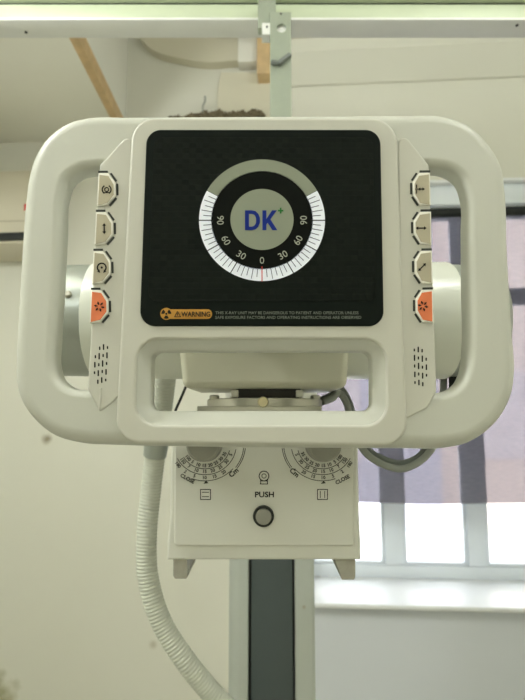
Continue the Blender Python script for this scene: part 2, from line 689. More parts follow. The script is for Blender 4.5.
# sagging arched plaster sheet over the opening
arc = spline([(140, 38), (150, 48), (176, 57), (206, 62), (238, 60)], 6, closed=False)
pts = [(W(p.x, p.y, -0.05).x, W(p.x, p.y, -0.05).z) for p in arc]
pts = [Vector(p) for p in pts] + [Vector((pts[-1][0], zt)), Vector((pts[0][0], zt))]
bm = bmesh.new()
plate(bm, pts, (), -0.05, 0.05, 0.002)
struct('trim_7', bm, M['old'], tf=WM)
q = [(221, 72), (271, 73), (271, 124), (217, 124), (218, 88)]
bm = bmesh.new()
plate(bm, [Vector((W(x, y, -0.03).x, W(x, y, -0.03).z)) for x, y in q], (), -0.03, 0.03, 0.003)
struct('trim_8', bm, M['old'], tf=WM)
# moulding under the right-hand ceiling
a, b = W(288, 52, -0.1), W(288, 86, -0.012)
bm = bmesh.new()
pr = [(-0.012, b.z), (-0.1, a.z), (-0.1, zr), (0, zr), (0, b.z)]
x0_, x1_ = a.x, 1.9
va = [bm.verts.new((x0_, y, z)) for y, z in pr]
vb = [bm.verts.new((x1_, y, z)) for y, z in pr]
bm.faces.new(va)
bm.faces.new(list(reversed(vb)))
for i in range(len(pr)):
    j = (i + 1) % len(pr)
    bm.faces.new((va[i], vb[i], vb[j], va[j]))
struct('trim_9', bm, M['wall'], tf=WM, smooth=20)

struct('trim_11', bx((o0 - 0.02, -0.008, 0.0), (1.85, 0.001, zsill - 0.0185)), M['daylit_wall'], tf=WM)  # panel added below the sill, window light on the wall put into its colour
# ------------------------------------------------------------------- window
fy = 0.285                         # frame plane, wall-local
zb = zsill - 0.002
zft = W(500, 204, fy).z


def fx(px):
    return W(px, 540, fy).x


win = struct('window_1', bx((o0, fy, ztop - 0.05), (o1, fy + 0.06, ztop)), M['frame'], tf=WM)
wf = bmesh.new()
zbar = W(420, 566, fy).z
box(wf, (o0, fy, zb), (o1, fy + 0.06, zbar), 0.006)
box(wf, (o0, fy, zft - 0.05), (o1, fy + 0.06, ztop - 0.05), 0.006)
ztr0, ztr1 = W(515, 301, fy).z, W(515, 290, fy).z
vx = [(o0, o0 + 0.08), (fx(385), fx(404)), (fx(468), fx(487)), (fx(567), fx(589)), (o1 - 0.08, o1)]
for a, b in vx:
    box(wf, (a, fy, zbar), (b, fy + 0.06, zft - 0.05), 0.004)
build('window_frame', wf, M['frame'], win, tf=WM)['kind'] = 'structure'
for (a0, a1), (b0, b1) in zip(vx, vx[1:]):
    build('transom_bar', bx((a1 - 0.002, fy + 0.003, ztr0), (b0 + 0.002, fy + 0.058, ztr1), 0.004), M['transom'], win, tf=WM)['kind'] = 'structure'
    sb = bmesh.new()               # slim sash bead round each pane
    for z0, z1 in ((zbar, ztr0), (ztr1, zft - 0.05)):
        w_ = 0.014
        box(sb, (a1, fy + 0.012, z0), (a1 + w_, fy + 0.05, z1), 0.004)
        box(sb, (b0 - w_, fy + 0.012, z0), (b0, fy + 0.05, z1), 0.004)
        box(sb, (a1 + w_, fy + 0.012, z0), (b0 - w_, fy + 0.05, z0 + w_), 0.004)
        box(sb, (a1 + w_, fy + 0.012, z1 - w_), (b0 - w_, fy + 0.05, z1), 0.004)
    build('sash', sb, M['frame'], win, tf=WM)['kind'] = 'structure'
    g = bmesh.new()
    box(g, (a1 + 0.01, fy + 0.03, zbar + 0.01), (b0 - 0.01, fy + 0.034, zft - 0.06))
    build('pane', g, M['glass'], win, tf=WM)['kind'] = 'structure'
sl = bx((o0 - 0.0, -0.06, zsill - 0.018), (o1, fy + 0.02, zsill), 0.007, 3)
build('window_sill', sl, M['sill'], win, tf=WM)['kind'] = 'structure'

struct('trim_10', bx((o0, 0.0, ztop - 0.012), (o1, fy, ztop + 0.001)), M['sill'], tf=WM)
# roller blind in the recess
hem = W(420, 503, 0.09).z
bl = thing('roller_blind', 'mauve grey translucent roller blind half lowered over the bright window', 'blind', WM @ Vector(((o0 + o1) / 2, 0.09, hem)))
bm = bmesh.new()
NX, NZ = 60, 24
ga = []
for i in range(NX + 1):
    row = []
    for k in range(NZ + 1):
        x = o0 + 0.015 + (o1 - o0 - 0.03) * i / NX
        z = hem + (W(500, 209.5, 0.09).z - hem) * k / NZ
        yy = 0.09 + 0.004 * math.sin(x * 9) * (1 - k / NZ) + 0.002 * noise.noise(Vector((x * 3, z * 3, 0)))
        row.append(bm.verts.new((x, yy, z + (0.004 * math.sin(x * 7) if k == 0 else 0))))
    ga.append(row)
for i in range(NX):
    for k in range(NZ):
        bm.faces.new((ga[i][k], ga[i + 1][k], ga[i + 1][k + 1], ga[i][k + 1]))
build('blind_fabric', bm, M['fabric'], bl, tf=WM)
za_, zb2 = W(500, 181.5, 0.03).z, W(500, 203.5, 0.03).z
build('blind_cassette', bx((o0 + 0.004, 0.03, zb2), (o1 - 0.004, 0.17, za_), 0.006, 3), M['frame'], bl, tf=WM)
bm = bmesh.new()
zrl = W(500, 208.8, 0.065).z
lathe(bm, [(0, 0.023), (o1 - o0 - 0.02, 0.023)], (o0 + 0.01, 0.088, zrl), 'X', 20)
build('blind_roller', bm, M['groove'], bl, tf=WM)

# outside: a neighbouring facade across the yard
struct('ground', bx((-14, 2.9, -0.4), (20, 14, -0.3)), M['ground'])
nb = thing('neighbouring_building', 'pale pink rendered building across the yard seen through the window', 'building', (4, 9, -0.3))
build('facade', bx((2.9, 9, -0.3), (16, 10, 6.2)), M['facade'], nb)
build('side_wing', bx((-8, 8.7, -0.3), (2.9, 10, 6.2)), M['wing'], nb)
for i in range(7):
    x = -5.2 + i * 2.9
    b2 = bmesh.new()
    box(b2, (x, (8.67 if x < 2 else 8.97), 0.8), (x + 1.0, 9.05, 2.3))
    build('facade_window', b2, M['facadewin'], nb)

# ------------------------------------------------------- air conditioner left
a0, a1 = -1.5, W(47, 200, -0.2).x
zt_, zb_ = W(10, 169, -0.16).z, W(10, 247, -0.2).z
ac = thing('air_conditioner', 'cream split air conditioner with a dark louvre slot high on the left', 'air conditioner', WM @ Vector(((a0 + a1) / 2, -0.1, zb_)))
bm = bmesh.new()
H = zt_ - zb_
prof = [(0, 0), (-0.14, 0.0), (-0.19, 0.02), (-0.205, 0.07), (-0.205, H * 0.62), (-0.19, H * 0.74), (-0.16, H - 0.01), (-0.14, H), (0, H)]
va = [bm.verts.new((a0, y, zb_ + z)) for y, z in prof]
vb = [bm.verts.new((a1, y, zb_ + z)) for y, z in prof]
bm.faces.new(va)
bm.faces.new(list(reversed(vb)))
for i in range(len(prof)):
    j = (i + 1) % len(prof)
    bm.faces.new((va[i], vb[i], vb[j], va[j]))
build('body', bm, M['acw'], ac, tf=WM, smooth=25)
za, zc = W(10, 239.5, -0.207).z, W(10, 232.5, -0.207).z
build('louvre_slot', bx((a0 + 0.03, -0.2085, za), (a1 - 0.02, -0.19, zc), 0.002), M['groove'], ac, tf=WM)
zq = W(10, 221, -0.207).z
build('seam', bx((a0 + 0.002, -0.2065, zq - 0.002), (a1 - 0.002, -0.19, zq + 0.002)), M['btn'], ac, tf=WM)
q = W(25.5, 207, -0.207)
build('red_mark', bx((q.x - 0.007, -0.2075, q.z - 0.014), (q.x + 0.012, -0.2, q.z + 0.014), 0.002), M['red'], ac, tf=WM)

# ------------------------------------- ragged torn insulation above the screen
bm = bmesh.new()
q0, q1 = W(172, 117, -0.04), W(260, 117, -0.04)
for i in range(46):
    t = i / 45
    x = q0.x + (q1.x - q0.x) * t
    zz = q0.z - 0.03 + 0.03 * noise.noise(Vector((t * 11, 3, 1))) + (0.014 if 0.33 < t < 0.95 else 0.004)
    r = bmesh.ops.create_icosphere(bm, subdivisions=3, radius=0.035)
    for v in r['verts']:
        d = v.co.normalized()
        v.co = d * (0.028 + 0.016 * noise.noise(d * 3 + Vector((i * 2.1, 0, 0))) + 0.012 * noise.noise(d * 9 + Vector((i * 1.3, 5, 0))))
        v.co.y *= 0.7
        v.co += Vector((x, -0.026 - 0.01 * random.random(), zz))
ins = build('torn_insulation', bm, M['torn'], tf=WM, recalc=False)
tag(ins, 'ragged dark brown clump of torn insulation on the wall above the black screen', 'insulation')
bm = bmesh.new()
pa = [W(203, 114, -0.04), W(203, 106, -0.05), W(205, 101, -0.06), W(205, 96, -0.065)]
sweep(bm, [Vector(p) for p in spline([Vector(p) for p in pa], 5, closed=False)], 0.0035, 8)
build('wire_end', bm, M['cable'], ins, tf=WM)

# ------------------------------------------------------------- overhead rail
RY = 1.16
zA, zB, zC, zD = P(262, 21, RY).z, P(262, 18.5, RY).z, P(262, 4, RY).z, P(262, -40, RY).z
rail = thing('ceiling_rail', 'long white and pale green overhead metal rail crossing the top', 'rail', (0, RY, zA))
build('lower_channel', bx((-1.6, RY - 0.004, zA), (1.9, RY + 0.058, zB), 0.0015), M['railw'], rail)
build('upper_channel', bx((-1.6, RY, zB + 0.0015), (1.9, RY + 0.05, zC), 0.003), M['railg'], rail)
build('top_beam', bx((-1.6, RY - 0.012, zC + 0.005), (1.9, RY + 0.06, zD), 0.004), M['railg'], rail)
build('dark_seam', bx((-1.6, RY + 0.004, zC), (1.9, RY + 0.04, zC + 0.005)), M['groove'], rail)
for px, py in ((26, 32), (517, 25)):
    d = ray(px, py)
    q = EYE + d * ((zA - EYE.z) / d.z)
    b2 = bmesh.new()
    lathe(b2, [(-0.002, 0.0035), (0.001, 0.0035)], (q.x, q.y, zA), 'Z', 12)
    build('bolt', b2, M['groove'], rail)

# bracket hanging from the rail down to the column head
BY = RY - 0.045
bt = thing('rail_bracket', 'galvanised steel bracket hanging from the overhead rail above the screen', 'bracket', (0.03, BY, 2.1))
a, b = P(270, 12, BY), P(290, 150, BY)
zcol = 2.05
hole = P(281.5, 28, BY)
ang = [2 * PI * k / 24 for k in range(24)]
bm = bmesh.new()
bl_ = P(271, 150, BY)
plate(bm, [Vector((a.x, a.z)), Vector((P(291, 12, BY).x, a.z)), Vector((P(291, 12, BY).x, zcol)), Vector((a.x, zcol))],
      [([Vector((hole.x + 0.011 * math.cos(t), hole.z + 0.011 * math.sin(t))) for t in ang], 0.001, 0.001)], BY, 0.006, 0.0012)
build('hanger_plate', bm, M['bracket'], bt)
a2, b2_ = P(258, -6, BY - 0.005), P(276, 24, BY - 0.005)
build('clamp_block', bx((a2.x, BY + 0.007, b2_.z), (b2_.x, RY - 0.013, a2.z), 0.003), M['bracket'], bt)
a3, b3 = P(262, 24, BY), P(271, 34, BY)
build('side_tab', bx((a3.x, BY + 0.001, b3.z), (b3.x + 0.002, BY + 0.03, a3.z + 0.004), 0.001), M['railw'], bt)
bm = bmesh.new()
lathe(bm, [(0.0, 0.013), (0.012, 0.013), (0.016, 0.009)], (hole.x, BY + 0.008, hole.z), 'Y', 24)
build('pivot_pin', bm, M['railw'], bt)
for px, py in ((281, 14), (267, 27)):
    q = P(px, py, BY)
    k = bmesh.new()
    lathe(k, [(-0.002, 0.002), (0.001, 0.002)], (q.x, BY, q.z), 'Y', 10)
    build('screw', k, M['groove'], bt)
a4, b4 = P(272, 52, BY - 0.012), P(290, 62, BY - 0.012)
bm = bmesh.new()
sweep(bm, [(a4.x, BY - 0.002, b4.z + 0.006), (a4.x + 0.015, BY - 0.008, b4.z), (b4.x, BY - 0.002, a4.z)], 0.006, 10)
build('stop_clip', bm, M['cabledark'], bt)

# ------------------------------------------------------------------- column
CY = 1.05
xs = [P(px, 620, CY).x for px in (228, 248.5, 295, 315)]
col = thing('tube_stand_column', 'upright grey aluminium column with a dark belt stripe behind the collimator', 'column', (0.01, CY + 0.08, 0))
xm = (xs[0] + xs[3]) / 2
CZ = 2.06
r = xs[1] - xs[0]


def prism_z(bm, pts, z0, z1):
    pts = orient([Vector(p) for p in pts], True)
    lo = [bm.verts.new((p.x, p.y, z0)) for p in pts]
    hi = [bm.verts.new((p.x, p.y, z1)) for p in pts]
    bm.faces.new(lo)
    bm.faces.new(hi)
    for i in range(len(pts)):
        j = (i + 1) % len(pts)
        bm.faces.new((lo[i], lo[j], hi[j], hi[i]))


DX = 0.19
pl = [(xs[0], CY + 0.03)] + [(xs[0] + 0.028 * (1 - math.cos(t)), CY + 0.03 - 0.028 * math.sin(t)) for t in [PI / 2 * k / 8 for k in range(1, 9)]]
pl += [(xs[1] - 0.002, CY), (xs[1], CY + 0.003), (xs[1], CY + 0.02), (xs[2], CY + 0.02), (xs[2], CY + 0.003), (xs[2] + 0.002, CY), (xs[3] - 0.006, CY), (xs[3], CY + 0.006), (xs[3], CY + DX), (xs[0], CY + DX)]
bm = bmesh.new()
prism_z(bm, pl, 0.03, CZ)
build('profile', bm, M['alu'], col, smooth=30)
build('belt_cover', bx((xs[1] + 0.005, CY + 0.006, 0.04), (xs[2] - 0.004, CY + 0.019, CZ - 0.01), 0.001), M['belt'], col)
bm = bmesh.new()
box(bm, (xs[1], CY + 0.012, 0.04), (xs[1] + 0.0052, CY + 0.0195, CZ - 0.01))
box(bm, (xs[2] - 0.0042, CY + 0.012, 0.04), (xs[2], CY + 0.0195, CZ - 0.01))
build('groove', bm, M['groove'], col)
build('foot_plate', bx((xs[0] - 0.08, CY - 0.08, 0), (xs[3] + 0.08, CY + DX + 0.08, 0.03), 0.004), M['alu'], col)
q = P(304, 607, CY)
bm = bmesh.new()
lathe(bm, [(-0.001, 0.0032), (0.002, 0.0032)], (q.x, CY, q.z), 'Y', 12)
build('screw', bm, M['steel'], col)

# ------------------------------------------------------------ x-ray tube head
TY, TZ, TR = 0.668, 1.6698, 0.0748
th = thing('xray_tube_head', 'white horizontal cylindrical x-ray tube housing behind the control panel', 'x-ray tube', (0, TY, TZ))
xL, xR = P(77, 320, TY - TR).x, P(468, 320, TY - TR).x
bm = bmesh.new()
lathe(bm, [(xL, TR - 0.004), (xL + 0.001, TR - 0.001), (xL + 0.004, TR), (xR - 0.004, TR), (xR - 0.001, TR - 0.001), (xR, TR - 0.004)], (0, TY, TZ), 'X', 72)
build('housing', bm, M['tube'], th)
for sgn, x in ((-1, xL), (1, xR)):
    bm = bmesh.new()
    pr = [(x, TR - 0.003), (x + sgn * 0.05, TR - 0.004), (x + sgn * 0.058, TR - 0.012), (x + sgn * 0.062, TR - 0.022)]
    lathe(bm, pr if sgn > 0 else pr, (0, TY, TZ), 'X', 64)
    e = build('end_cap', bm, M['endcap'], th)
    q = P(70.5, 298, 0.607)
    b2 = bmesh.new()
    lathe(b2, [(0, 0.0045), (0.003, 0.0045), (0.005, 0.003)], (0, 0, 0), 'Z', 16)
    dirv = Vector((0, q.y - TY, q.z - TZ)).normalized()
    rot = Vector((0, 0, 1)).rotation_difference(dirv).to_matrix().to_4x4()
    sxp = q.x if sgn < 0 else xR + 0.022
    build('cap_screw', b2, M['steel'], e, tf=Matrix.Translation(Vector((sxp, TY, TZ)) + dirv * (TR - 0.0045)) @ rot)
q0 = P(456, 379, 0.7)
bm = bmesh.new()
lathe(bm, [(-0.045, 0.008), (-0.02, 0.0095), (0.006, 0.0095)], (q0.x, 0.70, q0.z + 0.002), 'Z', 20)
build('cable_gland', bm, M['groove'], th)
# beige port block under the middle of the housing
blk = rpoly([(178, 335, 3), (350, 335, 3), (346.5, 388.5, 8), (183, 388.5, 8)])
bm = bmesh.new()
plate(bm, wpts(blk, 0.605), (), 0.6, 0.135, 0.008, bb=0.006)
build('port_block', bm, M['beige'], th)
q0, q1 = P(236.5, 386, 0.62), P(300.5, 398, 0.62)
build('swivel_neck', bx((q0.x, 0.615, q1.z), (q1.x, 0.72, q0.z + 0.006), 0.003), M['darkrubber'], th)
# carriage arm to the column, hidden behind the panel
build('support_arm', bx((-0.05, TY + TR - 0.008, TZ - 0.045), (0.06, CY - 0.012, TZ + 0.045), 0.008), M['box'], th)
build('carriage', bx((xs[0] - 0.008, CY - 0.022, TZ - 0.09), (xs[3] + 0.008, CY - 0.001, TZ + 0.12), 0.006), M['box'], th)

# --------------------------------------------------------------- collimator
QY = 0.56
co = thing('collimator', 'white square beam collimator box with two knobs and round push button', 'collimator', (0, QY + 0.1, 1.40))
ztopc = 1.5475
hb = P(167, 560, QY + .004)
hr = P(361, 560, QY + .004)
t0, t1 = P(171, 447, QY + .004), P(358, 447, QY + .004)
# housing body with a slightly flared lower collar
bm = bmesh.new()
zc0 = P(262, 547, QY + .004).z
outl = [Vector((hb.x, hb.z)), Vector((hr.x, hr.z)), Vector((hr.x + .0003, zc0 + 0.004)), Vector((t1.x, zc0 + 0.03)), Vector((t1.x, ztopc)), Vector((t0.x, ztopc)), Vector((t0.x, zc0 + 0.03)), Vector((hb.x - .0003, zc0 + 0.004))]
plate(bm, outl, (), QY + 0.004, 0.19, 0.003, bb=0.003)
build('housing', bm, M['box'], co)
cov = rpoly([(174.5, 436, 1), (354, 436, 1), (354, 546, 3), (174, 546, 3)])
bm = bmesh.new()
plate(bm, wpts(cov, QY), (), QY, 0.006, 0.0018)
build('front_cover', bm, M['box'], co)
# top mounting plates and flange
q0, q1 = P(197, 406, QY + .03), P(322, 411, QY + .03)
build('top_plate', bx((q0.x, QY + 0.03, ztopc - 0.001), (q1.x, QY + 0.17, q0.z), 0.001), M['steel'], co)
zf0 = q0.z
q2, q3 = P(202, 398, QY + .045), P(328, 405, QY + .045)
bm = bmesh.new()
fcx = (q2.x + q3.x) / 2
lathe(bm, [(zf0, (q3.x - q2.x) / 2), (q2.z - 0.001, (q3.x - q2.x) / 2), (q2.z, (q3.x - q2.x) / 2 - 0.001)], (fcx, TY, 0), 'Z', 64)
build('swivel_flange', bm, M['steel'], co)
q = P(263, 402, QY + 0.03)
bm = bmesh.new()
lathe(bm, [(0.0, 0.0052), (0.003, 0.0062), (0.012, 0.0062)], (q.x, QY + 0.027, q.z), 'Y', 20)
build('bolt', bm, M['brass'], co)
for px in (212, 234, 297, 318):
    q = P(px, 398, TY - 0.05)
    bm = bmesh.new()
    lathe(bm, [(q2.z, 0.006), (q2.z + 0.004, 0.006), (q2.z + 0.005, 0.004)], (q.x, TY - 0.02, 0), 'Z', 6)
    build('bolt', bm, M['steel'], co)
for px in (236, 298):
    a, b = P(px - 3.5, 391, 0.64), P(px + 3.5, 398, 0.64)
    build('clip', bx((a.x, 0.612, b.z - 0.0), (b.x, 0.66, a.z), 0.001), M['rim'], co)
# dials
KC = [((205, 444), -1), ((322.5, 444), 1)]
for (c, s) in KC:
    kq = P(c[0], c[1], QY)
    bm = bmesh.new()
    R_ = 16.5 * 0.00107
    lathe(bm, [(-0.022, R_ - 0.003), (-0.0205, R_ - 0.001), (-0.018, R_ - 0.0005), (-0.004, R_), (-0.0, R_ + 0.001)], (kq.x, QY, kq.z), 'Y', 40)
    kb = build('dial_knob', bm, M['knob'], co)
    bm = bmesh.new()
    Y = QY - 0.0002
    for r0, r1, aa, ab in ((25, 25.7, -58, 75), (31, 31.7, -62, 80), (37.3, 38, -20, 48), (40.2, 40.9, 52, 84), (38.5, 39.2, 52, 84)):
        x0, x1 = (aa, ab) if s < 0 else (-ab, -aa)
        arcband(bm, c, r0, r1, x0, x1, Y, ry=0.98)
    rows = [(22, ['100', '5', '10', '15', '20', '25', '30', '35']), (28, ['150', '7', '10', '15', '20', '25', '30', '5']), (34.2, ['180', '2', '5', '10', '15', '20', '25', '30'])]
    for rr, nums in rows:
        for i, tx in enumerate(nums):
            a = -52 + i * 17 if rr > 23 else -50 + i * 16
            a = a if s < 0 else -a
            ar = math.radians(a)
            if rr > 33 and i > 5:
                continue
            text(bm, tx, (c[0] + rr * math.sin(ar), c[1] + rr * .98 * math.cos(ar)), 3.7, Y, rot=a, bold=0.03)
    text(bm, 'CLOSE', (187.5, 478.5) if s < 0 else (342.5, 479.5), 4.2, Y, rot=-28 if s < 0 else 27, bold=0.03)
    text(bm, 'Cm', (233.5, 472.5) if s < 0 else (294.5, 472.5), 5.6, Y, rot=42 if s < 0 else -40, bold=0.03)
    flatpx(bm, [(c[0] + 1, 480.5), (c[0] - 1.5, 483.8), (c[0] + 3.5, 483.2)], Y)
    build('dial_scale', bm, M['inkgrey'], co)
bm = bmesh.new()
Y = QY - 0.0002
text(bm, 'PUSH', (264.5, 494.5), 6.0, Y, bold=0.025, width=19)
build('push_print', bm, M['ink'], co)
bm = bmesh.new()
arcband(bm, (264, 476), 4.4, 5.3, -150, 210, Y, n=40)
arcband(bm, (264, 476), 1.8, 2.5, 0, 360, Y, n=24)
for a, b in (((260.5, 479), (260.5, 484)), ((267.5, 479), (267.5, 484)), ((260, 484), (268, 484)), ((261, 481), (267, 481))):
    stroke(bm, a, b, 0.8, Y)
build('lamp_symbol', bm, M['ink'], co)
for cx, vert in ((205.5, False), (322.5, True)):
    bm = bmesh.new()
    for a, b in (((-5, -5), (5, -5)), ((5, -5), (5, 5)), ((5, 5), (-5, 5)), ((-5, 5), (-5, -5))):
        e = Vector(b) - Vector(a)
        e.normalize()
        stroke(bm, (cx + a[0] - e.x * .4, 494.5 + a[1] - e.y * .4), (cx + b[0] + e.x * .4, 494.5 + b[1] + e.y * .4), 0.8, Y)
    for k in (-2.2, 2.2):
        if vert:
            stroke(bm, (cx + k, 491), (cx + k, 498), 0.7, Y)
        else:
            stroke(bm, (cx - 3.5, 494.5 + k), (cx + 3.5, 494.5 + k), 0.7, Y)
    build('shutter_symbol', bm, M['ink'], co)
q = P(263.5, 516, QY)
k_ = 0.00105
bm = bmesh.new()
lathe(bm, [(-0.003, 8.2 * k_), (-0.0045, 8.7 * k_), (-0.0035, 10 * k_), (0.0, 10.4 * k_)], (q.x, QY, q.z), 'Y', 40)
pb = build('push_button', bm, M['gasket'], co)
bm = bmesh.new()
lathe(bm, [(-0.0058, 6.4 * k_), (-0.005, 7.6 * k_), (-0.0025, 7.9 * k_)], (q.x, QY, q.z), 'Y', 40)
build('button_cap', bm, M['knob'], pb)
# accessory rail ends below the box
for (pts, nm) in (([(173, 560), (187, 560), (187.5, 577), (186, 579), (175, 579), (173, 576)], 'l'), ([(334, 560), (355.5, 560), (355.5, 577), (354, 580), (342, 580)], 'r')):
    bm = bmesh.new()
    w = wpts(pts, QY + 0.012)
    w = [Vector((p.x, p.y + (0.002 if p.y > P(262, 562, QY + .012).z else 0))) for p in w]
    plate(bm, w, (), QY + 0.012, 0.15, 0.0012)
    rl = build('accessory_rail', bm, M['clear'], co)
    if nm == 'l':
        bm = bmesh.new()
        a, b = P(195, 561, QY + .02), P(188, 573, QY + .02)
        sweep(bm, [a, b], 0.0007, 8)
        build('spring_wire', bm, M['steel'], rl)

# ------------------------------------------------------------- control panel
pn = thing('control_panel', 'white control panel with black screen, round angle dial and two side handles', 'control panel', (0, 0.49, 1.52))
YF = 0.474
ol = [(92, 119.5), (75, 123), (60.5, 130.5), (47, 142.5), (37, 158.5), (30.5, 178), (27, 203), (23.5, 250), (20.5, 300), (17.8, 350), (17.5, 377), (23, 401), (37, 421), (56, 435.5), (80, 442.5), (120, 445), (190, 446.5), (262, 447.5), (340, 448), (400, 448.3), (444, 447.8), (466, 443), (484, 432.5), (499, 417), (510, 395), (513.3, 370), (511, 335), (508.5, 295), (506, 250), (504, 195), (500, 169), (488, 148), (466, 127), (441, 118.3), (400, 117.5), (340, 117.8), (262, 118.2), (190, 118.6), (130, 119)]
ol = spline(ol, 5)
hl = spline([(104, 165.5), (92, 166), (78, 168.5), (67, 176.5), (61.5, 193), (60, 225), (57, 285), (53.5, 340), (53, 364), (58, 379), (70, 388), (84, 389.8), (104, 390), (104, 320), (104, 240)], 6)
hr_ = spline([(424, 164.5), (436, 165), (449, 167), (462, 175.5), (468.5, 194), (469, 225), (469.5, 285), (470, 345), (467, 370), (460, 384), (449, 391), (437, 392.5), (424, 392.5), (424, 320), (424, 240)], 6)
so = rpoly([(137, 339, 22), (386, 339, 22), (387, 425, 22), (135, 425, 22)], 10)
bm = bmesh.new()
plate(bm, wpts(ol, YF + 0.012), [(wpts(hl, YF), 0.007, 0.009), (wpts(hr_, YF), 0.007, 0.009), (wpts(so, YF), 0.0, 0.0)],
      YF, 0.029, 0.013, 0.014, bb=0.009, seg=8)
fr = build('handle_frame', bm, M['shell'], pn, smooth=40)
# raised centre plate
YP = 0.4705
cp = rpoly([(132, 117.5, 24), (397, 117.5, 26), (408, 446, 24), (114.5, 443.5, 24)], 10)
bm = bmesh.new()
plate(bm, wpts(cp, YP), [(wpts(so, YP), 0.0025, 0.003)], YP, 0.0042, 0.003, 0.003)
build('centre_plate', bm, M['shell2'], pn)
# bezel of the lower slot: slopes inward to a smaller opening
N_ = 10


def slot(l, t, r, b, l2, r2, rad):
    return rpoly([(l, t, rad), (r, t, rad), (r2, b, rad), (l2, b, rad)], N_)


prof = [(slot(137, 339, 386, 425, 135, 387, 22), YP + 0.0035), (slot(138.5, 340.5, 384.5, 423.5, 136.5, 385.5, 21), YP + 0.0042),
        (slot(143, 344, 380.5, 419.5, 141.5, 381, 17), YP + 0.0065), (slot(150, 350, 373, 413, 149, 373.5, 11), YP + 0.0100), (slot(152, 351.5, 371.5, 411, 151, 372, 9), YP + 0.0125),
        (slot(151, 350.5, 372.5, 411.5, 150, 373, 9), YP + 0.032), (slot(137, 339, 386, 425, 135, 387, 22), YP + 0.032)]
bm = bmesh.new()
rings = []
for pts, y in prof:
    # keep the opening a true straight tunnel behind its lip
    w = wpts(pts, min(y, YP + 0.0125)) if y < YP + 0.03 else wpts(pts, YP + 0.0125)
    rings.append([bm.verts.new((p.x, y, p.y)) for p in w])
rings.append(rings[0])
for r0, r1 in zip(rings, rings[1:]):
    n = len(r0)
    for i in range(n):
        bm.faces.new((r0[i], r0[(i + 1) % n], r1[(i + 1) % n], r1[i]))
build('slot_bezel', bm, M['shell'], pn, smooth=50)
# side strips that carry the buttons
YS = 0.4730
st_l = rpoly([(134, 128, 6), (99.5, 165, 3), (87.5, 389, 2), (99.5, 412, 2), (111, 404, 10), (123, 392, 2), (126, 300, 0)], 5)
st_r = rpoly([(398, 126, 6), (429, 165, 3), (436.8, 391, 3), (428, 408, 8), (404, 420, 2), (400, 300, 0)], 5)
for s in (st_l, st_r):
    bm = bmesh.new()
    plate(bm, wpts(s, YS), (), YS, 0.022, 0.0016, 0.0016)
    build('button_strip', bm, M['shell2'], pn)
# thin rib shaped to stand for a highlight streak under the left speaker slots
bm = bmesh.new()
a, b = P(101, 388, YS), P(99.5, 409, YS)
sweep(bm, [Vector((a.x, YS, a.z)), Vector((b.x, YS + 0.0002, b.z))], 0.0011, 10)
build('highlight_rib', bm, M['shell2'], pn)

# screen
YK = 0.4690
sc = rpoly([(146.5, 129.4, 15), (380.5, 129.4, 15), (384, 326, 15), (139.5, 326, 15)], 10)
bm = bmesh.new()
plate(bm, wpts(sc, YK), (), YK, 0.003, 0.0012)
scr = build('screen', bm, M['black'], pn)
Y1 = YK - 0.0004
pt = rpoly([(154, 137.5, 9), (373, 137.5, 9), (376, 301, 9), (148, 301, 9)], 8)
bm = bmesh.new()
plate(bm, wpts(pt, Y1), (), Y1, 0.001, 0.0003)
build('patterned_film', bm, M['scales'], scr)
DC = (262, 220.2)
RYR = 0.965
Y2 = Y1 - 0.0004
bm = bmesh.new()
disc(bm, DC, 51, Y2, n=72, ry=RYR)
build('dial_face', bm, M['dialblack'], scr)
bm = bmesh.new()
arcband(bm, DC, 50.3, 63, 119.5, 240.5, Y2, n=48, ry=RYR)
build('grey_dial_arc', bm, M['dialgrey'], scr)
bm = bmesh.new()
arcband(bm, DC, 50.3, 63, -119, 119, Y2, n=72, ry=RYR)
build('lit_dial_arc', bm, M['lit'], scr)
bm = bmesh.new()
Y3 = Y2 - 0.0003


def dp(r, a):
    a = math.radians(a)
    return (DC[0] + r * math.sin(a), DC[1] + r * RYR * math.cos(a))


for a in range(-115, 116, 5):
    if a == 0:
        continue
    if a % 30 == 0:
        stroke(bm, dp(48.5, a), dp(63.2, a), 0.9, Y3)
    else:
        stroke(bm, dp(51, a), dp(59 if a % 10 else 61.5, a), 0.55, Y3)
build('dial_ticks', bm, M['ink'], scr)
bm = bmesh.new()
stroke(bm, dp(48, 0), dp(63.4, 0), 1.0, Y3)
build('zero_tick', bm, M['red'], scr)
bm = bmesh.new()
for a, t in ((-90, '90'), (-60, '60'), (-30, '30'), (0, '0'), (30, '30'), (60, '60'), (90, '90')):
    text(bm, t, dp(41.6, a), 7.0, Y3, rot=a, bold=-0.004)
build('dial_numbers', bm, M['num'], scr)
bm = bmesh.new()
disc(bm, (262, 219.4), 31.6, Y3, n=64, ry=RYR)
lg = build('logo_disc', bm, M['dialgrey'], scr)
# the letters D and K
Y4 = Y3 - 0.0003
bm = bmesh.new()
x0, y0, h = 245, 210.3, 19.8
stroke(bm, (x0 + 2, y0), (x0 + 2, y0 + h), 4, Y4)
stroke(bm, (x0 + 4, y0 + 1.75), (x0 + 6.8, y0 + 1.75), 3.5, Y4)
stroke(bm, (x0 + 4, y0 + h - 1.75), (x0 + 6.8, y0 + h - 1.75), 3.5, Y4)
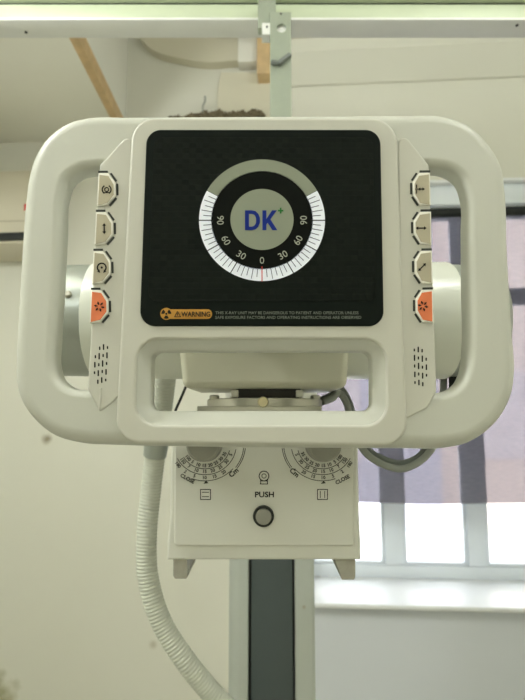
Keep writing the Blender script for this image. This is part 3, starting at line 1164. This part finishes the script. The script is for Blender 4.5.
# stretch of the bowl to the full letter height
flatpx(bm, [(x0 + 6.8, y0), (x0 + 10.5, y0 + 0.8), (x0 + 13.2, y0 + 3.4), (x0 + 14.8, y0 + 7), (x0 + 15.1, y0 + h / 2), (x0 + 14.8, y0 + h - 7), (x0 + 13.2, y0 + h - 3.4), (x0 + 10.5, y0 + h - .8), (x0 + 6.8, y0 + h),
            (x0 + 6.8, y0 + h - 3.5), (x0 + 9, y0 + h - 4.2), (x0 + 10.4, y0 + h - 6), (x0 + 11, y0 + h - 8), (x0 + 11.1, y0 + h / 2), (x0 + 11, y0 + 8), (x0 + 10.4, y0 + 6), (x0 + 9, y0 + 4.2), (x0 + 6.8, y0 + 3.5)], Y4)
kx = 262.4
stroke(bm, (kx + 2, y0), (kx + 2, y0 + h), 4, Y4)
flatpx(bm, [(kx + 4, y0 + 8.6), (kx + 9.6, y0), (kx + 14.4, y0), (kx + 8, y0 + 9), (kx + 14.9, y0 + h), (kx + 10, y0 + h), (kx + 5.2, y0 + 12.4), (kx + 4, y0 + 14.2)], Y4)
bm2 = bmesh.new()
stroke(bm2, (278, 210.6), (283.4, 210.6), 1.5, Y4)
stroke(bm2, (280.7, 207.7), (280.7, 213.4), 1.5, Y4 - 0.0001)
build('logo_letters', bm, M['blue'], lg)
build('logo_plus', bm2, M['green'], lg)
# warning strip
YB = YK - 0.0003
bm = bmesh.new()
flatpx(bm, rpoly([(163, 309.3, 4.5), (212, 309.3, 4.5), (212, 318.8, 4.5), (163, 318.8, 4.5)], 6), YB)
disc(bm, (166.3, 313.8), 6.0, YB - 0.0001, n=28)
wl = build('warning_label', bm, M['amber'], scr)
bm = bmesh.new()
YI = YB - 0.0003
for k in range(3):
    a = k * 120
    arcband(bm, (166.3, 313.8), 1.9, 5.0, a - 30, a + 30, YI, n=6)
disc(bm, (166.3, 313.8), 1.1, YI, n=12)
text(bm, 'WARNING', (196, 314.2), 5.0, YI, bold=0.02, width=29)
for a, b in (((174.5, 316.8), (177.5, 311.3)), ((177.5, 311.3), (180.5, 316.8)), ((174.2, 316.8), (180.8, 316.8)), ((177.5, 313), (177.5, 315.6))):
    stroke(bm, a, b, 0.7, YI)
build('warning_print', bm, M['ink'], wl)
bm = bmesh.new()
text(bm, 'THIS X-RAY UNIT MAY BE DANGEROUS TO PATIENT AND OPERATOR UNLESS', (287, 312.8), 2.9, YB, width=143)
text(bm, 'SAFE EXPOSURE FACTORS AND OPERATING INSTRUCTIONS ARE OBSERVED', (288.3, 317.4), 2.9, YB, width=146)
build('warning_text', bm, M['small'], scr)

# speaker slots
for cx, cy, s, dr in ((100.8, 363.5, 1, -0.055), (420.5, 366, -1, 0.02)):
    bm = bmesh.new()
    rows = 7
    pat = [(-1, 0, -18.5, 5), (0, 0, -18.5, 8), (1, 0, -18.5, 4)]
    cols = {-1: [(-12, 6), (-4.3, 8.2), (4.3, 5), (12, 7)], 0: [(-16.5, 5), (-8.5, 9), (0, 4.5), (8.5, 8.5), (17, 6)], 1: [(-16.5, 8), (-8, 4.5), (0, 9), (8, 4.5), (16.5, 8)], 2: [(-16, 4), (-8.2, 8.5), (0, 4.5), (8.4, 8), (16.5, 4)], -2: [(-8, 4.5), (0, 8), (8, 4)]}
    use = (-2, -1, 0, 1) if s > 0 else (-1, 0, 1, 2)
    use = {1: {-1.5: -2, -0.5: 0, 0.5: 1, 1.5: 2}, -1: {-1.5: 2, -0.5: 1, 0.5: 0, 1.5: -2}}[s]
    for gx, key in use.items():
        for dy, ln in cols[key]:
            x = cx + gx * 3.9 + dy * dr
            yy = cy + dy + (1.2 if key in (0, -2) else 0)
            L = ln * 0.72
            flatpx(bm, rpoly([(x - 0.7 - dr * -L / 2, yy - L / 2, 0.55), (x + 0.7 - dr * -L / 2, yy - L / 2, 0.55), (x + 0.7 + dr * L / 2, yy + L / 2, 0.55), (x - 0.7 + dr * L / 2, yy + L / 2, 0.55)], 3), YS - 0.0002)
    build('speaker_slots', bm, M['slotink'], pn)

# buttons
BL = [(98.7, 173.4), (108.6, 173.4), (115.4, 182.8), (115.6, 196), (107.6, 205.2), (97.2, 206.2)]
BR = [(429.8, 173), (418.8, 173.2), (412.9, 182), (413.1, 195), (420, 205.2), (430.4, 205.8)]
for side, base, dx in (('l', BL, -2.45), ('r', BR, 0.95)):
    for i in range(4):
        px = [Vector((x + dx * i, y + 39.0 * i)) for x, y in base]
        c = sum(px, Vector((0, 0))) / 6
        YG = YS - 0.0009
        bm = bmesh.new()
        plate(bm, wpts(px, YG), (), YG - 0.0014, 0.003, 0.0009)
        bt_ = build('button', bm, M['rim'], pn, smooth=30)
        # broken dark gap round the key
        bm = bmesh.new()
        cc = Vector((c.x, c.y))
        for k in range(4):
            a, b = px[k], px[k + 1]
            d = (b - a).normalized()
            n = Vector((-d.y, d.x))
            if n.dot((a + b) / 2 - cc) < 0:
                n = -n
            o_ = n * 1.75
            stroke(bm, a + d * (1.0 if k else -0.4) + o_, b - d * (0.9 if k < 4 else 0.4) + o_, 2.0, YS - 0.0006, 0.001)
        gk = build('key_gap', bm, M['gasket'], bt_)
        fpx = [p + (c - p).normalized() * (2.5 if 0 < k < 5 else 1.4) for k, p in enumerate(px)]
        YC = YG - 0.0018
        bm = bmesh.new()
        plate(bm, wpts(fpx, YC), (), YC, 0.0015, 0.0004)
        fc = build('button_face', bm, M['orange'] if i == 3 else M['btn'], bt_, smooth=30)
        if i == 3:
            fc['label'] = 'orange button face'
        bm = bmesh.new()
        YI = YC - 0.0003
        c = c + Vector((-0.6, 0))
        if i == 3:
            for k in range(6):
                a = math.radians(k * 60 + 12)
                d = Vector((math.cos(a), math.sin(a)))
                stroke(bm, c + d * 1.8, c + d * 5.0, 0.95, YI)
                n = Vector((-d.y, d.x))
                flatpx(bm, [c + d * 5.4, c + d * 3.2 + n * 1.2, c + d * 3.2 - n * 1.2], YI - 0.0001)
        elif side == 'l' and i == 0:
            arcband(bm, c, 1.5, 2.5, 0, 360, YI, n=20)
            arcband(bm, c, 3.8, 5.0, 30, 150, YI, n=14)
            arcband(bm, c, 3.8, 5.0, 210, 330, YI, n=14)
            stroke(bm, c + Vector((-3, 3)), c + Vector((3, 3)), 0.8, YI)
        elif side == 'l' and i == 1:
            arrow(bm, c, (0, 1), 11, 1.2, YI)
        elif side == 'l' and i == 2:
            arcband(bm, c, 3.6, 5.0, 40, 320, YI, n=30)
            disc(bm, c, 1.1, YI, n=14)
            for s2 in (-1, 1):
                e = c + Vector((s2 * 2.8, 3.4))
                flatpx(bm, [e + Vector((-1.3 * s2, 1.9)), e + Vector((1.8 * s2, 0.6)), e + Vector((-0.4 * s2, -1.4))], YI - 0.0001)
        elif side == 'r' and i == 0:
            stroke(bm, c + Vector((-3.6, -4.5)), c + Vector((-3.6, -1)), 1.0, YI)
            stroke(bm, c + Vector((-3.6, 1)), c + Vector((-3.6, 4.5)), 1.0, YI)
            arrow(bm, c + Vector((1.2, 0)), (-1, 0), 7, 1.1, YI, head=2.4, both=True)
            stroke(bm, c + Vector((-5.2, 0)), c + Vector((-2.2, 0)), 0.8, YI)
        elif side == 'r' and i == 1:
            arrow(bm, c, (1, 0), 11, 1.2, YI)
        else:
            arrow(bm, c, (1, -1), 11, 1.2, YI)
        build('icon', bm, M['ink'], fc)

# mount behind the panel to the tube head
build('mounting_arm', bx((-0.045, YF + 0.028, 1.665), (0.045, TY - TR + 0.002, 1.735), 0.004), M['box'], pn)

# --------------------------------------------------------------- hose, cables
HY = 0.86
ctrl = [P(166, 372, 0.80), P(163, 400, 0.82), P(157, 440, 0.84), P(151, 490, HY), P(147, 531, HY), P(148, 577, HY), P(161, 621, HY), P(185, 660, HY), P(212, 693, 0.87), P(240, 724, 0.88), Vector((0.0, 0.9, 0.86)), Vector((0.02, 0.89, 0.55)), Vector((0.0, 0.87, 0.2)), Vector((-0.06, 0.84, 0.03)), Vector((-0.2, 0.8, 0.017))]
pth = spline(ctrl, 90, closed=False)
# resample evenly
L = [0]
for a, b in zip(pth, pth[1:]):
    L.append(L[-1] + (b - a).length)
tot = L[-1]
step = 0.0009
rs = []
j = 0
for k in range(int(tot / step)):
    s = k * step
    while L[j + 1] < s:
        j += 1
    f = (s - L[j]) / max(1e-9, L[j + 1] - L[j])
    rs.append(pth[j].lerp(pth[j + 1], f))
bm = bmesh.new()
PIT = 0.0053
sweep(bm, rs, lambda i: 0.0160 + 0.00055 * math.cos(2 * PI * i * step / PIT), 22)
hs = build('corrugated_hose', bm, M['hose'], smooth=80)
tag(hs, 'white corrugated cable hose curving down beside the collimator on the left', 'hose')
bm = bmesh.new()
c0 = rs[0]
sweep(bm, [c0 + Vector((0, -0.004, 0.05)), c0 + Vector((0, -0.002, 0.02)), c0 + Vector((0, 0, -0.002))], 0.0185, 22)
build('end_collar', bm, M['endcap'], hs)
bm = bmesh.new()
k0 = min(range(len(rs)), key=lambda i: abs(rs[i].z - P(154, 438, 0.84).z))
k1 = min(range(len(rs)), key=lambda i: abs(rs[i].z - P(154, 457, 0.84).z))
sweep(bm, rs[k0:k1:3], lambda i: 0.0195 - 0.00012 * i, 24)
build('joint_sleeve', bm, M['endcap'], hs)

for nm, lab, off, m_, rr in (('power_cable', 'thick grey power cable, outer of the two looping below the panel', 0, M['cable'], 0.0046),
                             ('power_cable', 'thinner grey cable running inside the loop of the thicker one', 1, M['cabledark'], 0.0036)):
    Yc = 0.70 + 0.012 * off
    dy = -6.2 * off
    pts = [P(322, 402 - 3 * off, Yc - .03), P(331, 399 - 4.5 * off, Yc - .02), P(340 + 1.5 * off, 393.5 - off * 5, Yc), P(346.5 + off * 3.5, 403, Yc), P(350 + off * 5, 424, Yc), P(358 + off * 5, 442, Yc), P(369 + off * 3, 456 + dy * .6, Yc), P(383, 464.5 + dy, Yc), P(401, 469 + dy, Yc), P(418, 462.5 + dy, Yc), P(431 - off * 4, 450 + dy * .6, Yc), P(440 - off * 1, 425, Yc), P(443 + off * 10, 395, Yc), P(444 + off * 10, 365, Yc + 0.03)]
    bm = bmesh.new()
    sweep(bm, spline(pts, 8, closed=False), rr, 14)
    tag(build(nm, bm, m_), lab, 'cable', None)
bm = bmesh.new()
pts = [P(187, 384, 0.72), P(181, 398, 0.72), P(175, 412, 0.73), P(176, 440, 0.78), P(186, 470, 0.80)]
sweep(bm, spline(pts, 8, closed=False), 0.0018, 10)
tag(build('thin_wire', bm, M['gasket']), 'thin dark wire hanging beside the hose behind the lower slot', 'wire')

# ------------------------------------------------------------------ lighting
w = bpy.data.worlds.new('daylight')
S.world = w
w.use_nodes = True
nt = w.node_tree
bg = nt.nodes['Background']
bg.inputs['Color'].default_value = (0.93, 0.97, 1.0, 1)
bg.inputs['Strength'].default_value = 7.2


def area_light(name, loc, rot, sx_, sy_, power, color):
    l = bpy.data.lights.new(name, 'AREA')
    l.shape = 'RECTANGLE'
    l.size, l.size_y = sx_, sy_
    l.energy = power
    l.color = color
    o = bpy.data.objects.new(name, l)
    COL.objects.link(o)
    o.location = loc
    o.rotation_euler = rot
    return o


# invented globe lamps, out of the frame, added to fill the room with light
for x, y, gm, lab in ((-0.9, 0.3, 'globe', 'added unseen white globe fill lamp hanging under the lowered left ceiling above the panel'),
                      (0.95, 0.1, 'globe_mid', 'added unseen white globe fill lamp hanging under the right-hand ceiling above the panel'),
                      (-0.9, -1.2, 'globe_dim', 'added unseen white globe fill lamp hanging under the lowered left ceiling behind the photographer'),
                      (0.95, -1.2, 'globe_dim', 'added unseen white globe fill lamp hanging under the right-hand ceiling behind the photographer')):
    zc = zl if x < 0 else zr
    lp = thing('fill_lamp', lab, 'lamp', (x, y, zc - 0.3))
    bm = bmesh.new()
    sweep(bm, [(x, y, zc), (x, y, zc - 0.18)], 0.008, 10)
    build('stem', bm, M['bracket'], lp)
    bm = bmesh.new()
    bmesh.ops.create_uvsphere(bm, u_segments=32, v_segments=16, radius=0.1)
    build('globe', bm, M[gm], lp, tf=Matrix.Translation((x, y, zc - 0.28)))
